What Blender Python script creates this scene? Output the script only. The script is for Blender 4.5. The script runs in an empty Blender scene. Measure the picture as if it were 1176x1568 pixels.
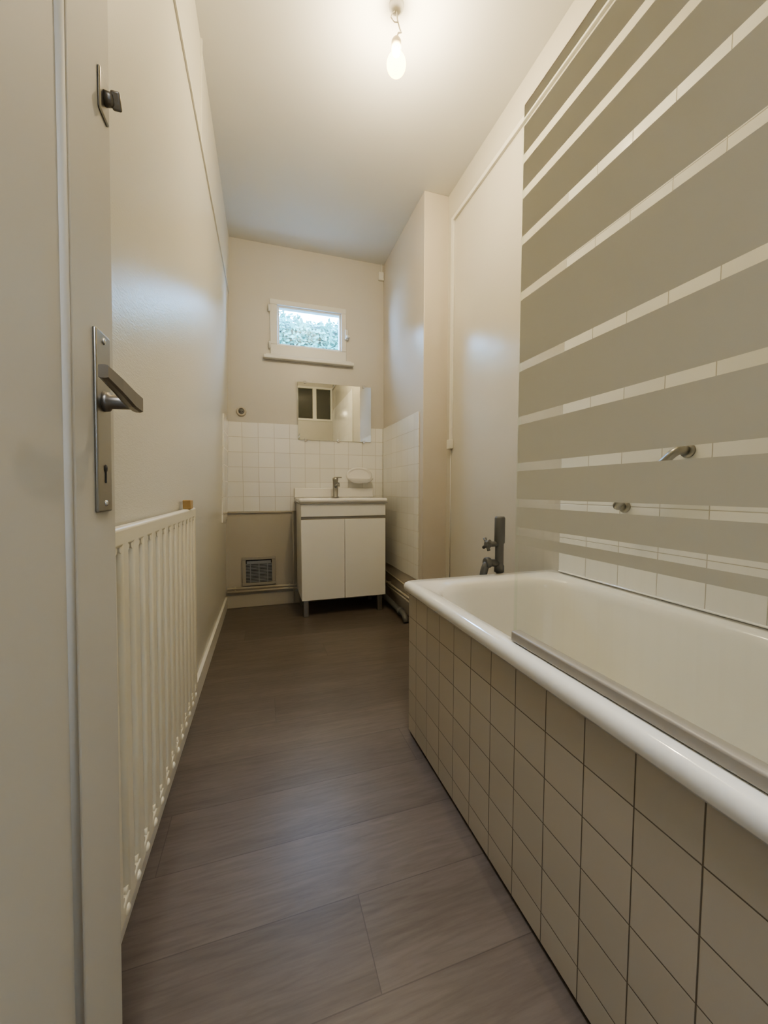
import bpy, bmesh, math, random
from mathutils import Vector, Matrix
random.seed(4)
H=0.9; ZC=2.73; YB=3.1; YF=-0.2; XR=1.15; XP=0.985; YP=2.27
LEAN=.03
def XL(y): return -0.275+(y/3.1)*0.030
# ---------------------------------------------------------------- materials
def newmat(n):
    m=bpy.data.materials.new(n); m.use_nodes=True
    nt=m.node_tree; b=nt.nodes['Principled BSDF']; return m,nt,b
def setp(b,col,rough=.5,metal=0,coat=0,spec=.5):
    b.inputs['Base Color'].default_value=(*col,1); b.inputs['Roughness'].default_value=rough
    b.inputs['Metallic'].default_value=metal; b.inputs['Coat Weight'].default_value=coat
    b.inputs['Specular IOR Level'].default_value=spec
def mat(n,col,rough=.5,metal=0,coat=0,var=0.02,bump=0,bscale=60,spec=.5):
    m,nt,b=newmat(n); setp(b,col,rough,metal,coat,spec)
    N=nt.nodes; L=nt.links
    g=N.new('ShaderNodeNewGeometry'); no=N.new('ShaderNodeTexNoise'); no.inputs['Scale'].default_value=bscale if bump else 6
    no.inputs['Detail'].default_value=3
    L.new(g.outputs['Position'],no.inputs['Vector'])
    no2=N.new('ShaderNodeTexNoise'); no2.inputs['Scale'].default_value=5; L.new(g.outputs['Position'],no2.inputs['Vector'])
    mx=N.new('ShaderNodeMix'); mx.data_type='RGBA'
    mx.inputs[6].default_value=(*[c*(1-var) for c in col],1); mx.inputs[7].default_value=(*[min(1,c*(1+var)) for c in col],1)
    L.new(no2.outputs['Fac'],mx.inputs[0]); L.new(mx.outputs[2],b.inputs['Base Color'])
    if bump:
        bp=N.new('ShaderNodeBump'); bp.inputs['Strength'].default_value=bump; bp.inputs['Distance'].default_value=.004
        L.new(no.outputs['Fac'],bp.inputs['Height']); L.new(bp.outputs['Normal'],b.inputs['Normal'])
    return m
def mth(nt,op,a,bv=None,c=None):
    n=nt.nodes.new('ShaderNodeMath'); n.operation=op
    for i,v in enumerate((a,bv,c)):
        if v is None: continue
        if isinstance(v,(int,float)): n.inputs[i].default_value=v
        else: nt.links.new(v,n.inputs[i])
    return n.outputs[0]
def tilemat(n,ax,ou,ov,su,sv,gw,col,gcol,rough=.15,var=.03):
    m,nt,b=newmat(n); setp(b,col,rough); N=nt.nodes; L=nt.links
    g=N.new('ShaderNodeNewGeometry'); s=N.new('ShaderNodeSeparateXYZ'); L.new(g.outputs['Position'],s.inputs[0])
    def line(o,off,size):
        t=mth(nt,'DIVIDE',mth(nt,'SUBTRACT',o,off),size)
        f=mth(nt,'FRACT',t); d=mth(nt,'ABSOLUTE',mth(nt,'SUBTRACT',f,.5)) # .5 at edge
        mr=N.new('ShaderNodeMapRange'); mr.interpolation_type='SMOOTHSTEP'
        mr.inputs['From Min'].default_value=.5-gw/size*1.0; mr.inputs['From Max'].default_value=.5-gw/size*.35
        L.new(d,mr.inputs['Value']); return mr.outputs[0],mth(nt,'FLOOR',t)
    a,ia=line(s.outputs[ax],ou,su); c,ic=line(s.outputs[2],ov,sv)
    mask=mth(nt,'MAXIMUM',a,c)
    cb=N.new('ShaderNodeCombineXYZ'); L.new(ia,cb.inputs[0]); L.new(ic,cb.inputs[1])
    wn=N.new('ShaderNodeTexWhiteNoise'); L.new(cb.outputs[0],wn.inputs['Vector'])
    m1=N.new('ShaderNodeMix'); m1.data_type='RGBA'
    m1.inputs[6].default_value=(*[k*(1-var) for k in col],1); m1.inputs[7].default_value=(*[min(1,k*(1+var)) for k in col],1)
    L.new(wn.outputs['Value'],m1.inputs[0])
    m2=N.new('ShaderNodeMix'); m2.data_type='RGBA'; L.new(mask,m2.inputs[0]); L.new(m1.outputs[2],m2.inputs[6]); m2.inputs[7].default_value=(*gcol,1)
    L.new(m2.outputs[2],b.inputs['Base Color'])
    L.new(mth(nt,'MULTIPLY_ADD',mask,.5,rough),b.inputs['Roughness'])
    bp=N.new('ShaderNodeBump'); bp.invert=True; bp.inputs['Strength'].default_value=.5; bp.inputs['Distance'].default_value=.0015
    L.new(mask,bp.inputs['Height']); L.new(bp.outputs['Normal'],b.inputs['Normal'])
    return m
def floormat():
    m,nt,b=newmat('vinyl_planks'); setp(b,(.2,.17,.14),.36,spec=.5); N=nt.nodes; L=nt.links
    g=N.new('ShaderNodeNewGeometry'); s=N.new('ShaderNodeSeparateXYZ'); L.new(g.outputs['Position'],s.inputs[0])
    W=.179
    ty=mth(nt,'DIVIDE',mth(nt,'SUBTRACT',s.outputs[1],.786-W*8),W); iy=mth(nt,'FLOOR',ty); fy=mth(nt,'FRACT',ty)
    LX=1.9
    off=mth(nt,'MULTIPLY',mth(nt,'SUBTRACT',iy,7.0),.73)
    tx=mth(nt,'DIVIDE',mth(nt,'SUBTRACT',mth(nt,'SUBTRACT',s.outputs[0],.19),off),LX); ix=mth(nt,'FLOOR',tx); fx=mth(nt,'FRACT',tx)
    ey=mth(nt,'ABSOLUTE',mth(nt,'SUBTRACT',fy,.5)); ex=mth(nt,'ABSOLUTE',mth(nt,'SUBTRACT',fx,.5))
    gy=mth(nt,'GREATER_THAN',ey,.5-.0010/W); gx=mth(nt,'GREATER_THAN',ex,.5-.0010/LX); gm=mth(nt,'MAXIMUM',gx,gy)
    cb=N.new('ShaderNodeCombineXYZ'); L.new(ix,cb.inputs[0]); L.new(iy,cb.inputs[1])
    w2=N.new('ShaderNodeTexWhiteNoise'); L.new(cb.outputs[0],w2.inputs['Vector'])
    c2=N.new('ShaderNodeCombineXYZ')
    L.new(mth(nt,'MULTIPLY',s.outputs[0],1.7),c2.inputs[0]); L.new(mth(nt,'MULTIPLY',s.outputs[1],14),c2.inputs[1]); L.new(mth(nt,'MULTIPLY',w2.outputs['Value'],40),c2.inputs[2])
    nb=N.new('ShaderNodeTexNoise'); nb.inputs['Scale'].default_value=1.1; nb.inputs['Detail'].default_value=1.5; L.new(c2.outputs[0],nb.inputs['Vector'])
    rings=mth(nt,'ABSOLUTE',mth(nt,'SINE',mth(nt,'MULTIPLY',nb.outputs['Fac'],42)))
    c3=N.new('ShaderNodeCombineXYZ')
    L.new(mth(nt,'MULTIPLY',s.outputs[0],5),c3.inputs[0]); L.new(mth(nt,'MULTIPLY',s.outputs[1],60),c3.inputs[1]); L.new(mth(nt,'MULTIPLY',w2.outputs['Value'],40),c3.inputs[2])
    no=N.new('ShaderNodeTexNoise'); no.inputs['Scale'].default_value=1.6; no.inputs['Detail'].default_value=9; no.inputs['Roughness'].default_value=.7; no.inputs['Distortion'].default_value=.4
    L.new(c3.outputs[0],no.inputs['Vector'])
    n3=N.new('ShaderNodeTexNoise'); n3.inputs['Scale'].default_value=1.0; n3.inputs['Detail'].default_value=4; L.new(c2.outputs[0],n3.inputs['Vector'])
    f=mth(nt,'ADD',mth(nt,'MULTIPLY',no.outputs['Fac'],.50),mth(nt,'ADD',mth(nt,'MULTIPLY',rings,.055),mth(nt,'MULTIPLY',n3.outputs['Fac'],.38)))
    cr=N.new('ShaderNodeValToRGB'); e=cr.color_ramp.elements
    e[0].position=.28; e[0].color=(.112,.090,.072,1); e[1].position=.66; e[1].color=(.195,.162,.136,1)
    L.new(f,cr.inputs[0])
    mm=N.new('ShaderNodeMix'); mm.data_type='RGBA'; mm.blend_type='MULTIPLY'; mm.inputs[0].default_value=1
    L.new(cr.outputs[0],mm.inputs[6])
    v=mth(nt,'MULTIPLY_ADD',w2.outputs['Value'],.16,.90)
    cc=N.new('ShaderNodeCombineColor'); [L.new(v,cc.inputs[i]) for i in range(3)]
    L.new(cc.outputs[0],mm.inputs[7])
    m3=N.new('ShaderNodeMix'); m3.data_type='RGBA'; L.new(mth(nt,'MULTIPLY',gm,.5),m3.inputs[0]); L.new(mm.outputs[2],m3.inputs[6]); m3.inputs[7].default_value=(.06,.048,.04,1)
    L.new(m3.outputs[2],b.inputs['Base Color'])
    bp=N.new('ShaderNodeBump'); bp.inputs['Strength'].default_value=.10; bp.inputs['Distance'].default_value=.002
    L.new(f,bp.inputs['Height']); L.new(bp.outputs['Normal'],b.inputs['Normal'])
    return m
def wallpaper():
    m,nt,b=newmat('woven_wallpaper'); setp(b,(.71,.69,.61),.30); N=nt.nodes; L=nt.links
    g=N.new('ShaderNodeNewGeometry'); mp=N.new('ShaderNodeMapping'); mp.inputs['Scale'].default_value=(1,60,220)
    L.new(g.outputs['Position'],mp.inputs[0])
    no=N.new('ShaderNodeTexNoise'); no.inputs['Scale'].default_value=1.6; no.inputs['Detail'].default_value=3; L.new(mp.outputs[0],no.inputs['Vector'])
    bp=N.new('ShaderNodeBump'); bp.inputs['Strength'].default_value=.3; bp.inputs['Distance'].default_value=.002
    L.new(no.outputs['Fac'],bp.inputs['Height']); L.new(bp.outputs['Normal'],b.inputs['Normal'])
    return m
def schlick(nt,f0=.04,mx=.5):
    lw=nt.nodes.new('ShaderNodeLayerWeight'); lw.inputs[0].default_value=.5
    return mth(nt,'MULTIPLY_ADD',mth(nt,'POWER',lw.outputs['Facing'],5),mx,f0)
def thinglass(n,tint=(.98,1,.985)):
    m=bpy.data.materials.new(n); m.use_nodes=True; nt=m.node_tree; N=nt.nodes; L=nt.links
    N.remove(N['Principled BSDF']); o=N['Material Output']
    t=N.new('ShaderNodeBsdfTransparent'); t.inputs[0].default_value=(*tint,1)
    gl=N.new('ShaderNodeBsdfGlossy'); gl.inputs['Roughness'].default_value=.02
    mx=N.new('ShaderNodeMixShader'); L.new(schlick(nt,.05,.5),mx.inputs[0]); L.new(t.outputs[0],mx.inputs[1]); L.new(gl.outputs[0],mx.inputs[2]); L.new(mx.outputs[0],o.inputs[0])
    return m
def frosted():
    m=bpy.data.materials.new('frosted_glass_band'); m.use_nodes=True; nt=m.node_tree; N=nt.nodes; L=nt.links
    N.remove(N['Principled BSDF']); o=N['Material Output']
    col=(.63,.62,.55,1)
    d=N.new('ShaderNodeBsdfDiffuse'); d.inputs[0].default_value=col
    t=N.new('ShaderNodeBsdfTranslucent'); t.inputs[0].default_value=col
    a=N.new('ShaderNodeMixShader'); a.inputs[0].default_value=.5; L.new(d.outputs[0],a.inputs[1]); L.new(t.outputs[0],a.inputs[2])
    # blurred see-through part of the satin glass
    rf=N.new('ShaderNodeBsdfRefraction'); rf.inputs['IOR'].default_value=1.0; rf.inputs['Roughness'].default_value=.35; rf.inputs[0].default_value=(.8,.8,.74,1)
    b2=N.new('ShaderNodeMixShader'); b2.inputs[0].default_value=0.0; L.new(a.outputs[0],b2.inputs[1]); L.new(rf.outputs[0],b2.inputs[2])
    gl=N.new('ShaderNodeBsdfGlossy'); gl.inputs['Roughness'].default_value=.5
    c=N.new('ShaderNodeMixShader'); L.new(schlick(nt,.008,.15),c.inputs[0]); L.new(b2.outputs[0],c.inputs[1]); L.new(gl.outputs[0],c.inputs[2]); L.new(c.outputs[0],o.inputs[0])
    return m
M={}
M['wall']=mat('wall_paint',(.63,.60,.535),.34)
M['wallr']=mat('wall_paint_satin',(.68,.65,.575),.24)
M['pier']=mat('pier_paint',(.67,.615,.535),.28)
M['ceil']=mat('ceiling_paint',(.74,.735,.70),.5)
M['dado']=mat('dado_paint',(.54,.50,.42),.45)
M['wp']=wallpaper()
M['floor']=floormat()
M['base']=mat('trim_paint',(.80,.78,.71),.4)
M['wtile_b']=tilemat('white_tiles_back',0,-.245,1.407-.112*6,.116,.112,.0019,(.86,.845,.785),(.58,.54,.46),.12)
M['wtile_l']=tilemat('white_tiles_side',1,3.1,1.407-.112*6,.116,.112,.0019,(.86,.845,.785),(.58,.54,.46),.12)
M['wtile_r']=tilemat('white_tiles_bath',1,.714,.575,.135,.135,.0018,(.91,.90,.85),(.55,.52,.45),.1)
M['apron']=tilemat('beige_tiles_apron_y',1,.672,.531,.0915,.0915,.0016,(.56,.505,.41),(.17,.14,.10),.22)
M['apronx']=tilemat('beige_tiles_apron_x',0,.51,.531,.0915,.0915,.0016,(.56,.505,.41),(.17,.14,.10),.22)
M['enamel']=mat('bath_enamel',(.92,.91,.85),.1,coat=.4,var=.01)
M['ceramic']=mat('white_ceramic',(.9,.88,.83),.1,coat=.4,var=.01)
M['door']=mat('door_paint',(.60,.575,.50),.6)
M['heater']=mat('radiator_enamel',(.83,.78,.62),.35,var=.01)
M['heaterb']=mat('radiator_back_shaded',(.70,.64,.48),.5,var=.01)  # sheet added behind the bars; its darker tone paints shade into the slots
M['metal']=mat('brushed_metal',(.40,.39,.36),.32,metal=1)
M['chrome']=mat('chrome',(.75,.75,.75),.12,metal=1)
M['pewter']=mat('dull_brass_grey',(.27,.25,.22),.38,metal=.9)
M['dpipe']=mat('grey_pipe',(.17,.17,.16),.45,metal=.3)
M['cab']=mat('cabinet_white',(.86,.85,.80),.3,var=.01)
M['cabside']=mat('cabinet_edge_grey',(.36,.34,.30),.4)
M['pvc']=mat('white_pvc',(.76,.75,.70),.35,var=.01)
M['pipe']=mat('painted_pipe',(.56,.51,.42),.4)
M['dark']=mat('dark_gap',(.03,.027,.024),.8)
M['wood']=mat('pine_wood',(.50,.34,.15),.5)
M['seal']=mat('grey_seal',(.38,.35,.30),.35)
M['cord']=mat('cord_white',(.75,.70,.6),.5)
M['brass']=mat('socket',(.7,.62,.45),.35)
M['grille']=mat('vent_grille',(.38,.39,.39),.35,metal=.5)
M['frameg']=mat('vent_frame',(.42,.39,.33),.4)
M['mirror']=mat('mirror_silver',(.86,.88,.86),.01,metal=1,var=0)
M['glass']=thinglass('clear_glass')
M['frost']=frosted()
M['hall']=mat('hall_paint',(.55,.52,.46),.6)
M['darkglass']=mat('dark_pane',(.10,.10,.08),.1)
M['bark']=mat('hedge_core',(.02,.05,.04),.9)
def leafmat():
    m,nt,b=newmat('leaf'); setp(b,(.2,.4,.2),.6,spec=.2); N=nt.nodes; L=nt.links
    g=N.new('ShaderNodeNewGeometry'); wn=N.new('ShaderNodeTexNoise'); wn.inputs['Scale'].default_value=14
    L.new(g.outputs['Position'],wn.inputs['Vector'])
    cr=N.new('ShaderNodeValToRGB'); e=cr.color_ramp.elements
    e[0].position=.35;e[0].color=(.018,.075,.05,1); e[1].position=.65;e[1].color=(.05,.17,.11,1)
    L.new(wn.outputs['Fac'],cr.inputs[0]); L.new(cr.outputs[0],b.inputs['Base Color'])
    return m
M['leaf']=leafmat()
# ---------------------------------------------------------------- builder
class O:
    def __init__(s,name): s.name=name; s.bm=bmesh.new(); s.mats=[]
    def mi(s,k):
        if k not in s.mats: s.mats.append(k)
        return s.mats.index(k)
    def face(s,vs,k,smooth=False):
        try: f=s.bm.faces.new(vs)
        except ValueError: return
        f.material_index=s.mi(k); f.smooth=smooth; return f
    def box(s,x0,x1,y0,y1,z0,z1,k,bev=0,seg=2,rot=None):
        v=[s.bm.verts.new((x,y,z)) for x in(x0,x1) for y in(y0,y1) for z in(z0,z1)]
        idx=[(0,1,3,2),(4,6,7,5),(0,4,5,1),(2,3,7,6),(0,2,6,4),(1,5,7,3)]
        fs=[s.face([v[i] for i in q],k) for q in idx]
        if rot is not None: 
            c=Vector(((x0+x1)/2,(y0+y1)/2,(z0+z1)/2))
            for q in v: q.co=c+rot@(q.co-c)
        if bev:
            es={e for f in fs for e in f.edges}
            r=bmesh.ops.bevel(s.bm,geom=list(es),offset=bev,segments=seg,affect='EDGES',profile=.5)
            for f in r['faces']: f.smooth=True; f.material_index=s.mi(k)
    def prism(s,pts,z0,z1,k):
        a=[s.bm.verts.new((x,y,z0)) for x,y in pts]; b=[s.bm.verts.new((x,y,z1)) for x,y in pts]
        s.face(a[::-1],k); s.face(b,k); n=len(pts)
        for i in range(n): s.face([a[i],a[(i+1)%n],b[(i+1)%n],b[i]],k)
    def loft(s,rings,k,cap0=True,cap1=True,smooth=True):
        R=[[s.bm.verts.new(p) for p in r] for r in rings]; n=len(R[0])
        for a,b in zip(R,R[1:]):
            for i in range(n): s.face([a[i],a[(i+1)%n],b[(i+1)%n],b[i]],k,smooth)
        if cap0: s.face(R[0][::-1],k)
        if cap1: s.face(R[-1],k)
    def tube(s,pts,r,k,n=14,radii=None):
        pts=[Vector(p) for p in pts]; rings=[]; prev=None
        for i,p in enumerate(pts):
            d=(pts[min(i+1,len(pts)-1)]-pts[max(i-1,0)]).normalized()
            if prev is None:
                u=d.orthogonal().normalized()
            else:
                u=(prev-d*prev.dot(d)).normalized()
            prev=u; w=d.cross(u); rr=radii[i] if radii else r
            rings.append([p+u*rr*math.cos(2*math.pi*j/n)+w*rr*math.sin(2*math.pi*j/n) for j in range(n)])
        s.loft(rings,k)
    def lathe(s,c,axis,prof,k,n=24):
        axis=Vector(axis).normalized(); u=axis.orthogonal().normalized(); w=axis.cross(u); c=Vector(c)
        s.loft([[c+axis*h+u*max(r,1e-4)*math.cos(2*math.pi*j/n)+w*max(r,1e-4)*math.sin(2*math.pi*j/n) for j in range(n)] for r,h in prof],k)
    def lean(s,k=LEAN,off=0):
        # this side of the old room is slightly out of plumb
        for v in s.bm.verts: v.co.x+=off+k*(v.co.z-.9)
    def done(s,parent=None,normals=True):
        if normals: bmesh.ops.recalc_face_normals(s.bm,faces=s.bm.faces)
        me=bpy.data.meshes.new(s.name); s.bm.to_mesh(me); s.bm.free()
        for k in s.mats: me.materials.append(M[k])
        o=bpy.data.objects.new(s.name,me); bpy.context.collection.objects.link(o)
        if parent: o.parent=parent
        return o
def bend(pts,r=.03,n=5):
    pts=[Vector(p) for p in pts]; out=[pts[0]]
    for a,b,c in zip(pts,pts[1:],pts[2:]):
        d1=(a-b).normalized(); d2=(c-b).normalized(); rr=min(r,(a-b).length*.45,(c-b).length*.45)
        p,q=b+d1*rr,b+d2*rr
        for i in range(n+1):
            t=i/n; out.append(p*(1-t)**2+b*2*t*(1-t)+q*t*t)
    out.append(pts[-1]); return out
# ---------------------------------------------------------------- room shell
o=O('floor'); o.box(-.5,1.4,YF-.15,YB+.1,-.08,0,'floor'); o.done()
o=O('ceiling'); o.box(-.5,1.4,YF-.15,YB+.1,ZC,ZC+.1,'ceil'); o.done()
o=O('wall_left'); o.prism([(-.5,YF-.15),(XL(YF-.15),YF-.15),(XL(YB),YB),(-.5,YB)],0,ZC,'wp'); o.lean(); o.done()
wx0,wx1,wz0,wz1=.085,.67,1.925,2.335
o=O('wall_back')
for a in [(-.5,wx0,0,ZC),(wx1,1.4,0,ZC),(wx0,wx1,0,wz0),(wx0,wx1,wz1,ZC)]:
    if a[2]==0:
        o.box(a[0],a[1],YB,YB+.16,0,.735,'dado'); o.box(a[0],a[1],YB,YB+.16,.735,a[3],'wall')
    else: o.box(a[0],a[1],YB,YB+.16,a[2],a[3],'wall')
o.done()
o=O('wall_right'); o.box(XR,XR+.12,YF-.15,YP,0,ZC,'wallr'); o.done()
o=O('wall_right_pier'); o.box(XP,XR+.12,YP,YB,0,ZC,'pier',.004); o.done()
dx0,dx1,dz=-.235,.49,2.08
tx0,tx1,tz0,tz1=.56,1.14,2.02,2.56
o=O('wall_front')
o.box(-.33,dx0,YF-.12,YF,0,ZC,'wall'); o.box(dx0,dx1,YF-.12,YF,dz,ZC,'wall')
o.box(dx1,tx0,YF-.12,YF,0,ZC,'wall'); o.box(tx1,XR,YF-.12,YF,0,ZC,'wall')
o.box(tx0,tx1,YF-.12,YF,0,tz0,'wall'); o.box(tx0,tx1,YF-.12,YF,tz1,ZC,'wall'); o.done()
o=O('window_2'); tm=(tx0+tx1)/2
o.box(tx0,tx1,YF-.06,YF+.012,tz0,tz0+.03,'base');o.box(tx0,tx1,YF-.06,YF+.012,tz1-.03,tz1,'base')
for a,b in [(tx0,tx0+.03),(tm-.03,tm+.03),(tx1-.03,tx1)]: o.box(a,b,YF-.06,YF+.012,tz0+.03,tz1-.03,'base')
o.box(tx0+.03,tm-.03,YF-.04,YF-.03,tz0+.03,tz1-.03,'darkglass');o.box(tm+.03,tx1-.03,YF-.04,YF-.03,tz0+.03,tz1-.03,'darkglass'); o.done()
o=O('floor_hall'); o.box(-.9,1.4,-1.9,YF-.15,-.08,0,'floor'); o.done()
o=O('ceiling_hall'); o.box(-.9,1.4,-1.9,YF-.15,ZC,ZC+.1,'ceil'); o.done()
o=O('wall_hall'); o.box(-.9,1.4,-2.0,-1.9,0,ZC,'hall'); o.box(-1.0,-.9,-1.9,YF-.15,0,ZC,'hall'); o.box(1.4,1.5,-1.9,YF-.15,0,ZC,'hall')
o.box(-.9,-.3,YF-.15,YF-.12,0,ZC,'hall'); o.done()
# tiles
o=O('wall_tiles_back'); o.box(XL(YB)-.012,XP-.009,YB-.008,YB,.735,1.407,'wtile_b',.002)
o.box(XL(YB)-.0,.26,YB-.012,YB-.002,.725,.735,'pipe'); o.done()
o=O('wall_tiles_left'); 
a,b=2.78,YB-.009
o.prism([(XL(a),a),(XL(a)+.008,a),(XL(b)+.008,b),(XL(b),b)],.68,1.407,'wtile_l'); o.lean(); o.done()
o=O('wall_tiles_pier'); o.box(XP-.008,XP,2.33,YB-.009,.30,1.407,'wtile_l',.002); o.done()
o=O('wall_tiles_bath'); o.box(XR-.008,XR,YF+.002,1.255,.5725,2.2,'wtile_r',.002)
o.box(XR-.016,XR-.002,YF+.006,1.25,.5708,.577,'ceramic',.003,2); o.done()
o=O('baseboard_left'); a,b=.62,YB-.015
o.prism([(XL(a),a),(XL(a)+.014,a),(XL(b)+.014,b),(XL(b),b)],0,.09,'base'); o.lean(); o.done()
o=O('baseboard_back'); o.box(XL(YB)-.026,XP,YB-.014,YB,0,.1,'pipe',.003); o.done()
# ---------------------------------------------------------------- window
o=O('window_1')
y0,y1=YB-.012,YB+.06
o.box(wx0,wx1,y0,y1,wz1-.04,wz1,'pvc',.004); o.box(wx0,wx1,y0,y1,wz0,wz0+.095-.02,'pvc',.004)
o.box(wx0,wx0+.055,y0,y1,wz0+.075,wz1-.04,'pvc',.004); o.box(wx1-.04,wx1,y0,y1,wz0+.075,wz1-.04,'pvc',.004)
gx0,gx1,gz0,gz1=wx0+.055,wx1-.04,wz0+.075,wz1-.04
for q in [(gx0,gx1,gz0,gz0+.014),(gx0,gx1,gz1-.014,gz1),(gx0,gx0+.014,gz0+.014,gz1-.014),(gx1-.014,gx1,gz0+.014,gz1-.014)]:
    o.box(q[0],q[1],YB+.002,YB+.05,q[2],q[3],'pvc',.003)
o.box(gx0+.01,gx1-.01,YB+.024,YB+.028,gz0+.01,gz1-.01,'glass')
o.box(.035,.725,YB-.045,YB-.0005,1.885,1.912,'pvc',.006)
o.box(.05,.71,YB-.02,YB-.0005,1.912,1.926,'pvc',.003)
o.box(wx1-.012,wx1+.012,YB-.03,YB-.012,2.09,2.17,'pvc',.004); o.box(wx1-.004,wx1+.022,YB-.05,YB-.03,2.10,2.12,'pvc',.004)
for z in (1.99,2.26): o.tube([(wx0-.004,YB-.018,z-.025),(wx0-.004,YB-.018,z+.025)],.008,'pvc')
o.done()
# ---------------------------------------------------------------- hedge outside
o=O('hedge'); 
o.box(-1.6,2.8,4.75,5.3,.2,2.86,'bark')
for i in range(18000):
    x=random.uniform(-1.3,2.5); z=random.uniform(1.6,2.95+.04*math.sin(x*7)); y=4.68+random.gauss(0,.05)+ (.12 if z>2.85 else 0)
    n=Vector((random.gauss(0,.5),-1,random.gauss(.4,.5))).normalized(); u=n.orthogonal().normalized(); a=random.random()*6.28
    w=n.cross(u); p=u*math.cos(a)+w*math.sin(a); q=n.cross(p); s=random.uniform(.022,.04); c=Vector((x,y,z))
    vs=[o.bm.verts.new(c+p*s), o.bm.verts.new(c+q*s*.5), o.bm.verts.new(c-p*s), o.bm.verts.new(c-q*s*.5)]
    o.face(vs,'leaf')
o.done(normals=False)
o=O('ground'); o.box(-6,8,3.3,12,-.3,-.1,'leaf'); o.done()
# ---------------------------------------------------------------- bathtub
def rrect(x0,x1,y0,y1,r,z,n=8):
    r=min(r,(x1-x0)/2-.001,(y1-y0)/2-.001); out=[]
    for cx,cy,a0 in [(x1-r,y1-r,0),(x0+r,y1-r,90),(x0+r,y0+r,180),(x1-r,y0+r,270)]:
        for i in range(n+1):
            a=math.radians(a0+90*i/n); out.append((cx+r*math.cos(a),cy+r*math.sin(a),z))
    return out
tx0_,tx1_,ty0_,ty1_=.487,XR-.0005,YF+.004,1.305
o=O('bathtub')
R=[]
def ring(i,z,r,ifar=None,inear=None,iw=None):
    R.append(rrect(tx0_+i,tx1_-(i+.008 if iw is None else iw),ty0_+(i if inear is None else inear),ty1_-(i if ifar is None else ifar),r,z))
ring(.10,.10,.1,.22,.12)
ring(.06,.45,.1)
ring(.048,.532,.02)
ring(.006,.532,.02,iw=0)
ring(.0,.540,.02,iw=0)
ring(.0,.556,.02,iw=0)
ring(.004,.565,.02,iw=0)
ring(.012,.570,.022,iw=0)
ring(.030,.570,.03,.05,.05)
ring(.048,.566,.14,.085,.075)
ring(.056,.558,.15,.095,.085)
ring(.062,.535,.15,.105,.09)
ring(.075,.45,.16,.125,.10)
ring(.095,.30,.17,.165,.12)
ring(.115,.20,.17,.21,.14)
ring(.145,.155,.15,.26,.17)
ring(.19,.138,.12,.32,.22)
o.loft(R,'enamel')
o.lathe((.82,.95,.1385),(0,0,1),[(.001,0),(.03,0),(.03,.003),(.022,.004),(.001,.002)],'chrome')
tub=o.done()
o=O('apron')
o.box(.508,.53,YF+.004,1.29,.012,.531,'apron'); o.box(.53,XR-.002,1.27,1.29,.012,.531,'apronx')
o.box(.514,.528,YF+.004,1.284,0.0,.012,'dark')
o.box(.528,XR-.002,1.274,1.284,0.0,.012,'dark'); o.done(tub)
# ---------------------------------------------------------------- glass bath screen
o=O('bath_screen')
sx0,sx1,sy0,sy1=.5225,.5285,YF+.022,.70
gaps=[1.645,1.573,1.504,1.412,1.301,1.156,1.045,.948,.872,.812]
gh=.0085; top=1.675; z=top
edges=[]
for g in gaps:
    edges.append((g+gh,z,'frost')); edges.append((g-gh,g+gh,'glass')); z=g-gh
edges.append((.784,z,'frost')); edges.append((.592,.784,'glass'))
for a,b,k in edges:
    v=[o.bm.verts.new(p) for p in [(sx0,sy0,a),(sx0,sy0,b),(sx0,sy1,b),(sx0,sy1,a)]]; o.face(v,k)
o.box(sx0,sx1+.0005,sy1,sy1+.003,.592,top,'glass'); 
o.box(sx0,sx1,sy0,sy1,top,top+.003,'seal')
o.box(sx0-.009,sx1+.009,sy0,sy1,.5715,.594,'seal',.004,3)
o.box(sx0-.012,sx1+.012,YF+.001,sy0,.5715,top,'metal',.003)
o.done()
# ---------------------------------------------------------------- grab bar
o=O('grab_bar')
A=Vector((XR-.008,.775,1.01)); Bp=Vector((XR-.008,.965,.845)); ou=Vector((-.045,0,0))
o.tube(bend([A,A+ou,Bp+ou,Bp],.03),.012,'metal')
for p in(A,Bp): o.lathe(p,(-1,0,0),[(.020,0),(.020,.006),(.014,.010)],'metal')
o.done()
# ---------------------------------------------------------------- bath mixer
o=O('bath_mixer_tap')
mx,my=.925,1.345
o.tube([(mx,my,.0),(mx,my,.60)],.011,'dpipe')
o.lathe((mx,my,.56),(0,0,1),[(.012,0),(.02,.005),(.02,.03),(.017,.035),(.017,.12),(.021,.125),(.021,.225),(.017,.232),(.001,.232)],'dpipe')
o.tube([(mx,my,.68),(mx-.05,my,.68)],.011,'dpipe')
o.lathe((mx-.045,my,.68),(-1,0,0),[(.012,0),(.016,.004),(.016,.018),(.008,.022)],'dpipe')
for a in range(4):
    an=math.radians(45+90*a+10); d=Vector((0,math.cos(an),math.sin(an)))
    c=Vector((mx-.06,my,.68)); o.tube([c,c+d*.028],.005,'dpipe',radii=[.004,.007])
o.tube(bend([(mx-.005,my,.60),(mx-.06,my,.605),(mx-.075,my,.56),(mx-.075,my,.4)],.035),.015,'dpipe')
o.lathe((mx-.045,my,.605),(-1,0,0),[(.02,0),(.022,.004),(.022,.018),(.018,.022)],'dpipe')
o.tube([(mx-.075,my,.0),(mx-.075,my,.42)],.013,'dpipe')
o.done()
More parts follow.
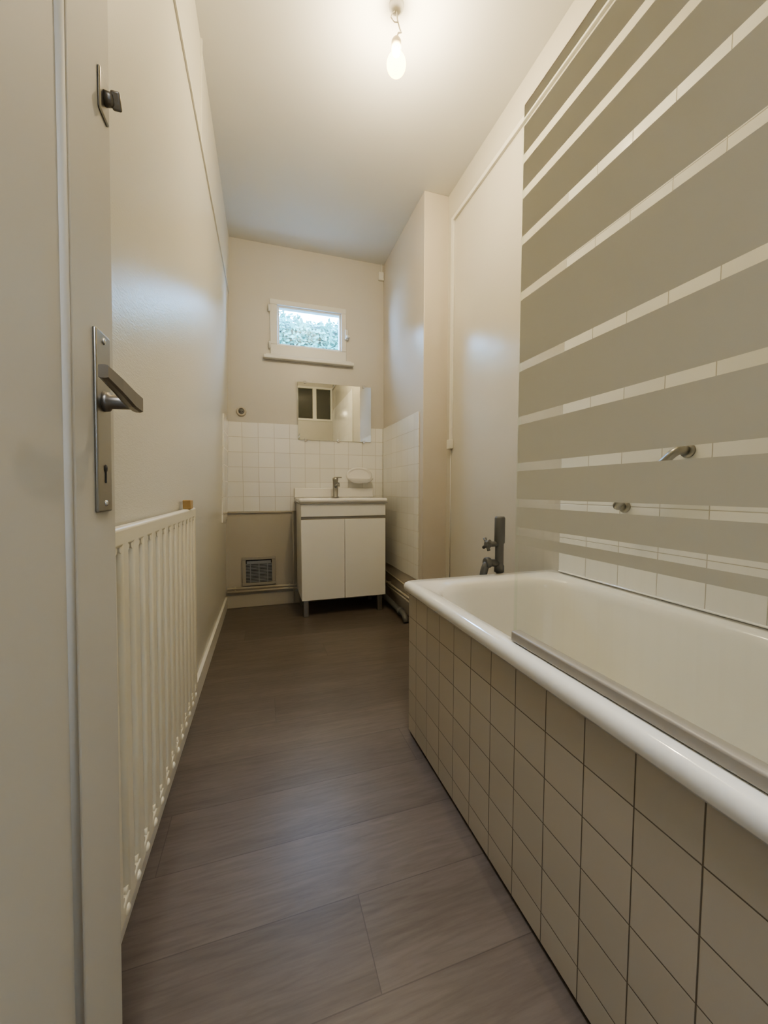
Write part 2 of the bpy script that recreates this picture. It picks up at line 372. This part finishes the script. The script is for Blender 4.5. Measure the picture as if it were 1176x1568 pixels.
# ---------------------------------------------------------------- door
D=O('door_1')
fx,bx=-.185,-.223; dy0,dy1,dzt=YF+.012,.58,2.04
def stile(y0,y1,z0,z1): D.box(bx,fx,y0,y1,z0,z1,'door',.004,3)
stile(dy1-.115,dy1,.008,dzt); stile(dy0,dy0+.1,.008,dzt)
for z0,z1 in[(.008,.2),(1.93,dzt)]: stile(dy0+.1,dy1-.115,z0,z1)
D.box(bx+.008,fx-.004,dy0+.1,dy1-.115,.2,1.93,'door')
yy0,yy1=dy0+.106,dy1-.121
def bead(p,q): D.tube([p,q],.006,'door',n=12)
X_=fx-.005
bead((X_,yy1,.2),(X_,yy1,1.93)); bead((X_,yy0,.2),(X_,yy0,1.93)); bead((X_,yy0,.208),(X_,yy1,.208)); bead((X_,yy0,1.922),(X_,yy1,1.922))
hy=.535
def rplate(y0,y1,z0,z1,x0,x1,k,bev=.002): D.box(x0,x1,y0,y1,z0,z1,k,bev)
rplate(hy-.021,hy+.021,.874,1.082,fx-.0005,fx+.004,'metal')
for z in(.884,1.072): D.lathe((fx+.004,hy,z),(1,0,0),[(.004,0),(.003,.0015),(.001,.002)],'chrome',10)
D.lathe((fx+.004,hy,.925),(1,0,0),[(.0045,0),(.0045,.0006),(.001,.0007)],'dark',12); D.box(fx+.004,fx+.0047,hy-.0018,hy+.0018,.908,.925,'dark')
D.lathe((fx+.003,hy,1.003),(1,0,0),[(.012,0),(.011,.006),(.008,.008),(.0075,.03),(.009,.036)],'pewter')
def blade(pts,hw,ht):
    rings=[]
    for (p,w,t) in zip(pts,hw,ht):
        x,y,zz=p; rings.append([(x-t,y,zz-w),(x-t*.4,y,zz-w*1.15),(x+t*.4,y,zz-w*1.15),(x+t,y,zz-w),(x+t,y,zz+w),(x+t*.4,y,zz+w*1.15),(x-t*.4,y,zz+w*1.15),(x-t,y,zz+w)])
    D.loft(rings,'pewter',smooth=False)
blade([(fx+.036,hy+.008,1.003),(fx+.036,hy-.02,1.004),(fx+.036,hy-.06,1.009),(fx+.034,hy-.094,1.014)],[.0080,.0080,.0068,.0055],[.0055,.0055,.0048,.0042])
rplate(.540,.568,1.335,1.382,fx-.0005,fx+.003,'metal')
D.lathe((fx+.003,.555,1.358),(1,0,0),[(.008,0),(.007,.007),(.005,.009)],'pewter')
D.box(fx+.009,fx+.019,.5527,.5573,1.349,1.367,'pewter',.002,2,Matrix.Rotation(.5,3,'X'))
D.lean(.022,.006); D.done()
# ---------------------------------------------------------------- radiator
o=O('radiator')
rx0,rx1=-.252,-.229; ry0,ry1,rz0,rz1=.64,1.56,.14,.835
o.box(rx0,rx1,ry0,ry1,rz1-.035,rz1,'heater',.006,3); o.box(rx0,rx1,ry0,ry1,rz0,rz0+.035,'heater',.006,3)
o.box(rx0-.001,rx0+.001,ry0+.005,ry1-.005,rz0+.01,rz1-.01,'heaterb')
n=14
for i in range(n+1):
    y=ry0+.02+(ry1-ry0-.04)*i/n
    o.box(rx0+.002,rx1,y-.021,y+.021,rz0+.02,rz1-.02,'heater',.0095,4)
for i in range(n):
    y=ry0+.02+(ry1-ry0-.04)*(i+.5)/n
    for z,sg in((rz1-.035,-1),(rz0+.035,1)):
        for d in(-1,1): o.tube([(rx0+.006,y+d*.013,z+sg*.002),(rx1-.002,y+d*.013,z+sg*.002)],.008,'heater',n=8)
for i in range(n):
    y=ry0+.02+(ry1-ry0-.04)*(i+.5)/n
    o.lathe((rx1-.004,y,rz0+.012),(1,0,0),[(.009,0),(.009,.005),(.005,.008),(.001,.009)],'heater',12)
for y in(.85,1.35):
    for z in(.25,.72): o.box(XL(y)+.0105,rx0+.004,y-.02,y+.02,z-.02,z+.02,'heater',.003)
o.lean(.015); o.done()
o=O('wooden_block'); o.box(rx0+.001,rx1+.003,1.43,1.475,rz1+.0003,rz1+.030,'wood',.002); o.done()
# ---------------------------------------------------------------- vanity
V=O('vanity_unit')
vx0,vx1,vy0,vy1=.255,.878,2.70,YB-.042
V.box(vx0+.004,vx1-.004,vy0+.02,vy1,.12,.80,'cab',.002)
mid=(vx0+vx1)/2
V.box(vx0+.005,mid-.0015,vy0,vy0+.019,.12,.69,'cab',.0015); V.box(mid+.0015,vx1-.005,vy0,vy0+.019,.12,.69,'cab',.0015)
V.box(vx0+.006,vx1-.006,vy0+.012,vy0+.0205,.690,.712,'cabside'); 
V.box(vx0+.005,vx1-.005,vy0,vy0+.019,.712,.802,'cab',.002)
for x in(vx0+.035,vx1-.045):
    for y in(vy0+.03,vy1-.05): V.box(x-.018,x+.018,y-.018,y+.018,0,.12,'metal',.003)
vo=V.done()
o=O('washbasin')
bx0,bx1,by0,by1=vx0-.008,vx1+.008,vy0-.012,YB-.0095
def rr(i,z,r,back=0): return rrect(bx0+i,bx1-i,by0+i,by1-i-back,r,z)
o.box(bx0,bx1,by0,by1-.0,.803,.810,'cabside')
rings=[rr(.0,.8105,.012),rr(0,.834,.012),rr(.005,.839,.012),rr(.04,.839,.05,.08),rr(.055,.832,.07,.09),rr(.08,.775,.09,.09),rr(.13,.755,.07,.08)]
o.loft(rings,'ceramic')
o.box(bx0,bx1,by1-.02,by1,.8385,.915,'ceramic',.006,3)
o.done(vo)
o=O('basin_tap')
c=(.552,2.975,.8395)
o.lathe(c,(0,0,1),[(.026,0),(.026,.006),(.020,.01),(.020,.13),(.0215,.133),(.0215,.15),(.015,.155),(.001,.156)],'metal')
o.tube([(c[0],c[1]-.01,c[2]+.085),(c[0],c[1]-.12,c[2]+.105),(c[0],c[1]-.127,c[2]+.085)],.011,'metal')
o.box(c[0]-.006,c[0]+.05,c[1]-.01,c[1]+.01,c[2]+.152,c[2]+.162,'metal',.003)
o.done(vo)
o=O('drain_pipe')
o.tube(bend([(.72,2.98,.45),(.72,2.98,.3),(.88,2.98,.16),(.92,2.9,.062),(.92,2.42,.045),(.92,2.39,.002)],.05),.02,'dpipe')
o.lathe((.92,2.52,.047),(0,-1,0),[(.021,0),(.026,.003),(.026,.03),(.021,.033)],'dpipe')
o.done(vo)
o=O('soap_dish')
sxc,szc=.77,1.0
def ell(rx,rz,y,zc,n=28): return [(sxc+rx*math.cos(2*math.pi*i/n),y,zc+rz*math.sin(2*math.pi*i/n)) for i in range(n)]
o.loft([ell(.105,.064,YB-.008,szc+.018),ell(.109,.067,YB-.018,szc+.018),ell(.098,.056,YB-.024,szc+.018),ell(.085,.044,YB-.013,szc+.02)],'ceramic')
def e2(rx,ry,z,n=28): return [(sxc+rx*math.cos(2*math.pi*i/n),YB-.062+max(-ry,min(.052,ry*math.sin(2*math.pi*i/n))),z) for i in range(n)]
o.loft([e2(.06,.03,szc-.046),e2(.085,.045,szc-.032),e2(.105,.055,szc-.014),e2(.107,.057,szc-.008),e2(.098,.05,szc-.008),e2(.08,.038,szc-.024)],'ceramic')
o.done()
o=O('wall_mirror')
o.box(.282,.873,YB-.015,YB-.0085,1.29,1.735,'mirror',.0012,1)
for x,z in((.34,1.735),(.81,1.735),(.34,1.29),(.81,1.29),(.60,1.29)):
    o.box(x-.01,x+.01,YB-.021,YB-.0085,z-.012,z+.012,'chrome',.003)
o.done()
o=O('wall_socket'); c=(-.13,YB,1.484)
o.lathe((c[0],YB,c[2]),(0,-1,0),[(.036,0),(.036,.006),(.032,.012),(.024,.013),(.022,.010),(.021,.006),(.001,.006)],'pipe')
o.lathe((c[0],YB-.0062,c[2]),(0,-1,0),[(.02,0),(.018,.0015),(.001,.0018)],'dpipe')
for d in(-.009,.009): o.lathe((c[0]+d,YB-.0082,c[2]),(0,-1,0),[(.003,0),(.003,.0006),(.0005,.0008)],'dark',8)
o.done()
o=O('air_vent'); a0,a1,b0,b1=-.148,.098,.165,.385
o.box(a0,a1,YB-.014,YB,b1-.022,b1,'frameg',.003); o.box(a0,a1,YB-.014,YB,b0,b0+.022,'frameg',.003)
o.box(a0,a0+.028,YB-.014,YB,b0+.022,b1-.022,'frameg',.003); o.box(a1-.028,a1,YB-.014,YB,b0+.022,b1-.022,'frameg',.003)
o.box(a0+.028,a1-.028,YB-.004,YB-.001,b0+.022,b1-.022,'dark')
o.box(a0+.034,a1-.034,YB-.012,YB-.009,b1-.05,b1-.03,'grille')
nz=13
for i in range(nz):
    z=b0+.03+(b1-.05-b0-.034)*i/(nz-1)
    o.box(a0+.028,a1-.028,YB-.011,YB-.005,z-.0032,z+.0032,'grille',.001,1)
for x in(a0+.06,(a0+a1)/2,a1-.06): o.box(x-.003,x+.003,YB-.0125,YB-.006,b0+.022,b1-.03,'grille')
o.done()
o=O('heating_pipe')
for z in(.128,.152):
    o.tube([(XL(YB)-.01,YB-.028,z),(.955,YB-.028,z)],.0085,'pipe',n=10)
for x in(-.2,.2,.235): o.box(x-.006,x+.006,YB-.034,YB-.0005,.118,.162,'pipe',.002)
o.tube([(.235,YB-.03,.01),(.235,YB-.03,.735)],.006,'pipe',n=8)
o.done()
o=O('heating_pipe.001')
for z in(.128,.152):
    o.tube([(XP-.022,YB-.028,z),(XP-.022,2.35,z)],.0085,'pipe',n=10)
o.tube([(XP-.008,YB-.06,.23),(XP-.008,2.38,.21)],.006,'pipe')
for y in(2.4,2.9): o.box(XP-.028,XP-.0005,y-.006,y+.006,.118,.162,'pipe',.002)
o.done()
o=O('trim_1')
o.box(XR-.014,XR,2.185,2.21,1.20,2.555,'base',.002); o.box(XR-.014,XR,YF+.002,2.185,2.53,2.555,'base',.002)
o.box(XR-.026,XR,2.175,2.222,1.155,1.215,'base',.005); o.tube([(XR-.006,2.20,1.155),(XR-.006,2.20,.3)],.002,'pvc',n=6); o.done()
o=O('trim_2')
def ww(y0,y1,z0,z1,t=.007): o.prism([(XL(y0)+.0003,y0),(XL(y0)+t,y0),(XL(y1)+t,y1),(XL(y1)+.0003,y1)],z0,z1,'base')
ww(YF+.01,YB-.01,2.325,2.335); ww(1.815,1.826,2.335,ZC); o.lean(); o.done()
o=O('junction_box'); o.box(XP-.045,XP-.002,YB-.02,YB,2.60,2.665,'pvc',.003); o.tube([(XP-.02,YB-.008,2.66),(XP-.02,YB-.008,ZC)],.004,'pvc',n=8); o.done()
# ---------------------------------------------------------------- pendant bulb
o=O('light_bulb'); lx,ly=.520,1.475
o.lathe((lx,ly,ZC),(0,0,-1),[(.028,0),(.027,.01),(.016,.02),(.005,.024)],'pvc')
o.tube([(lx,ly,ZC-.02),(lx+.004,ly,ZC-.05),(lx+.016,ly+.004,ZC-.075),(lx+.02,ly,ZC-.09),(lx+.006,ly-.004,ZC-.10),(lx,ly,ZC-.125)],.0028,'cord',n=8)
o.tube([(lx-.003,ly,ZC-.02),(lx-.018,ly,ZC-.035),(lx-.022,ly,ZC-.05),(lx-.008,ly,ZC-.062),(lx+.006,ly,ZC-.058)],.002,'cord',n=8)
o.lathe((lx,ly,ZC-.115),(0,0,-1),[(.006,0),(.014,.006),(.0185,.014),(.0185,.04),(.0135,.043),(.0135,.058)],'brass')
M['bulb']=bpy.data.materials.new('glowing_bulb_glass'); m=M['bulb']; m.use_nodes=True; nt=m.node_tree; nt.nodes.remove(nt.nodes['Principled BSDF'])
t=nt.nodes.new('ShaderNodeBsdfTransparent'); e=nt.nodes.new('ShaderNodeEmission'); e.inputs[0].default_value=(1,.62,.08,1); e.inputs[1].default_value=3.0
ad=nt.nodes.new('ShaderNodeAddShader'); nt.links.new(t.outputs[0],ad.inputs[0]); nt.links.new(e.outputs[0],ad.inputs[1]); nt.links.new(ad.outputs[0],nt.nodes['Material Output'].inputs[0])
zt=.058; pr=[(.0135,zt)]
for i in range(13):
    a=math.pi*(.16+.84*i/12); pr.append((.037*math.sin(a), zt+.038-.038*math.cos(a)))
o.lathe((lx,ly,ZC-.115),(0,0,-1),pr,'bulb')
bo=o.done()
ld=bpy.data.lights.new('bulb_light','POINT'); ld.energy=11.5; ld.color=(1,.83,.56); ld.shadow_soft_size=.022
lo=bpy.data.objects.new('bulb_light',ld); lo.location=(lx,ly,ZC-.115-zt-.042); bpy.context.collection.objects.link(lo); lo.parent=bo
ld=bpy.data.lights.new('hall_fill_light','AREA'); ld.energy=18; ld.color=(.93,.94,.98); ld.size=.6  # unseen lamp, added to send hallway light in through the doorway
lo=bpy.data.objects.new('hall_fill_light',ld); lo.location=(.15,-1.0,ZC-.03); bpy.context.collection.objects.link(lo)
pd=bpy.data.lights.new('window_portal','AREA'); pd.shape='RECTANGLE'; pd.size=.5; pd.size_y=.3; pd.cycles.is_portal=True
po=bpy.data.objects.new('window_portal',pd); po.location=((gx0+gx1)/2,YB+.1,(gz0+gz1)/2); po.rotation_euler=(math.radians(-90),0,0); bpy.context.collection.objects.link(po)
w=bpy.data.worlds.new('sky'); bpy.context.scene.world=w; w.use_nodes=True
w.node_tree.nodes['Background'].inputs[0].default_value=(.28,.53,1.0,1); w.node_tree.nodes['Background'].inputs[1].default_value=25.0
# ---------------------------------------------------------------- camera
yaw=math.atan(188/589); p=math.atan(34/589)
F=Vector((math.sin(yaw)*math.cos(p),math.cos(yaw)*math.cos(p),-math.sin(p))); Rt=Vector((math.cos(yaw),-math.sin(yaw),0)); U=Rt.cross(F)
cd=bpy.data.cameras.new('camera'); cam=bpy.data.objects.new('camera',cd); bpy.context.collection.objects.link(cam)
mw=Matrix((Rt,U,-F)).transposed().to_4x4(); mw.translation=Vector((0,0,H)); cam.matrix_world=mw
cd.sensor_fit='HORIZONTAL'; cd.sensor_width=36; cd.lens=18.03; cd.clip_start=.01
bpy.context.scene.camera=cam
sc=bpy.context.scene; sc.view_settings.view_transform='AgX'; sc.view_settings.look='AgX - Medium High Contrast'; sc.view_settings.exposure=1.15
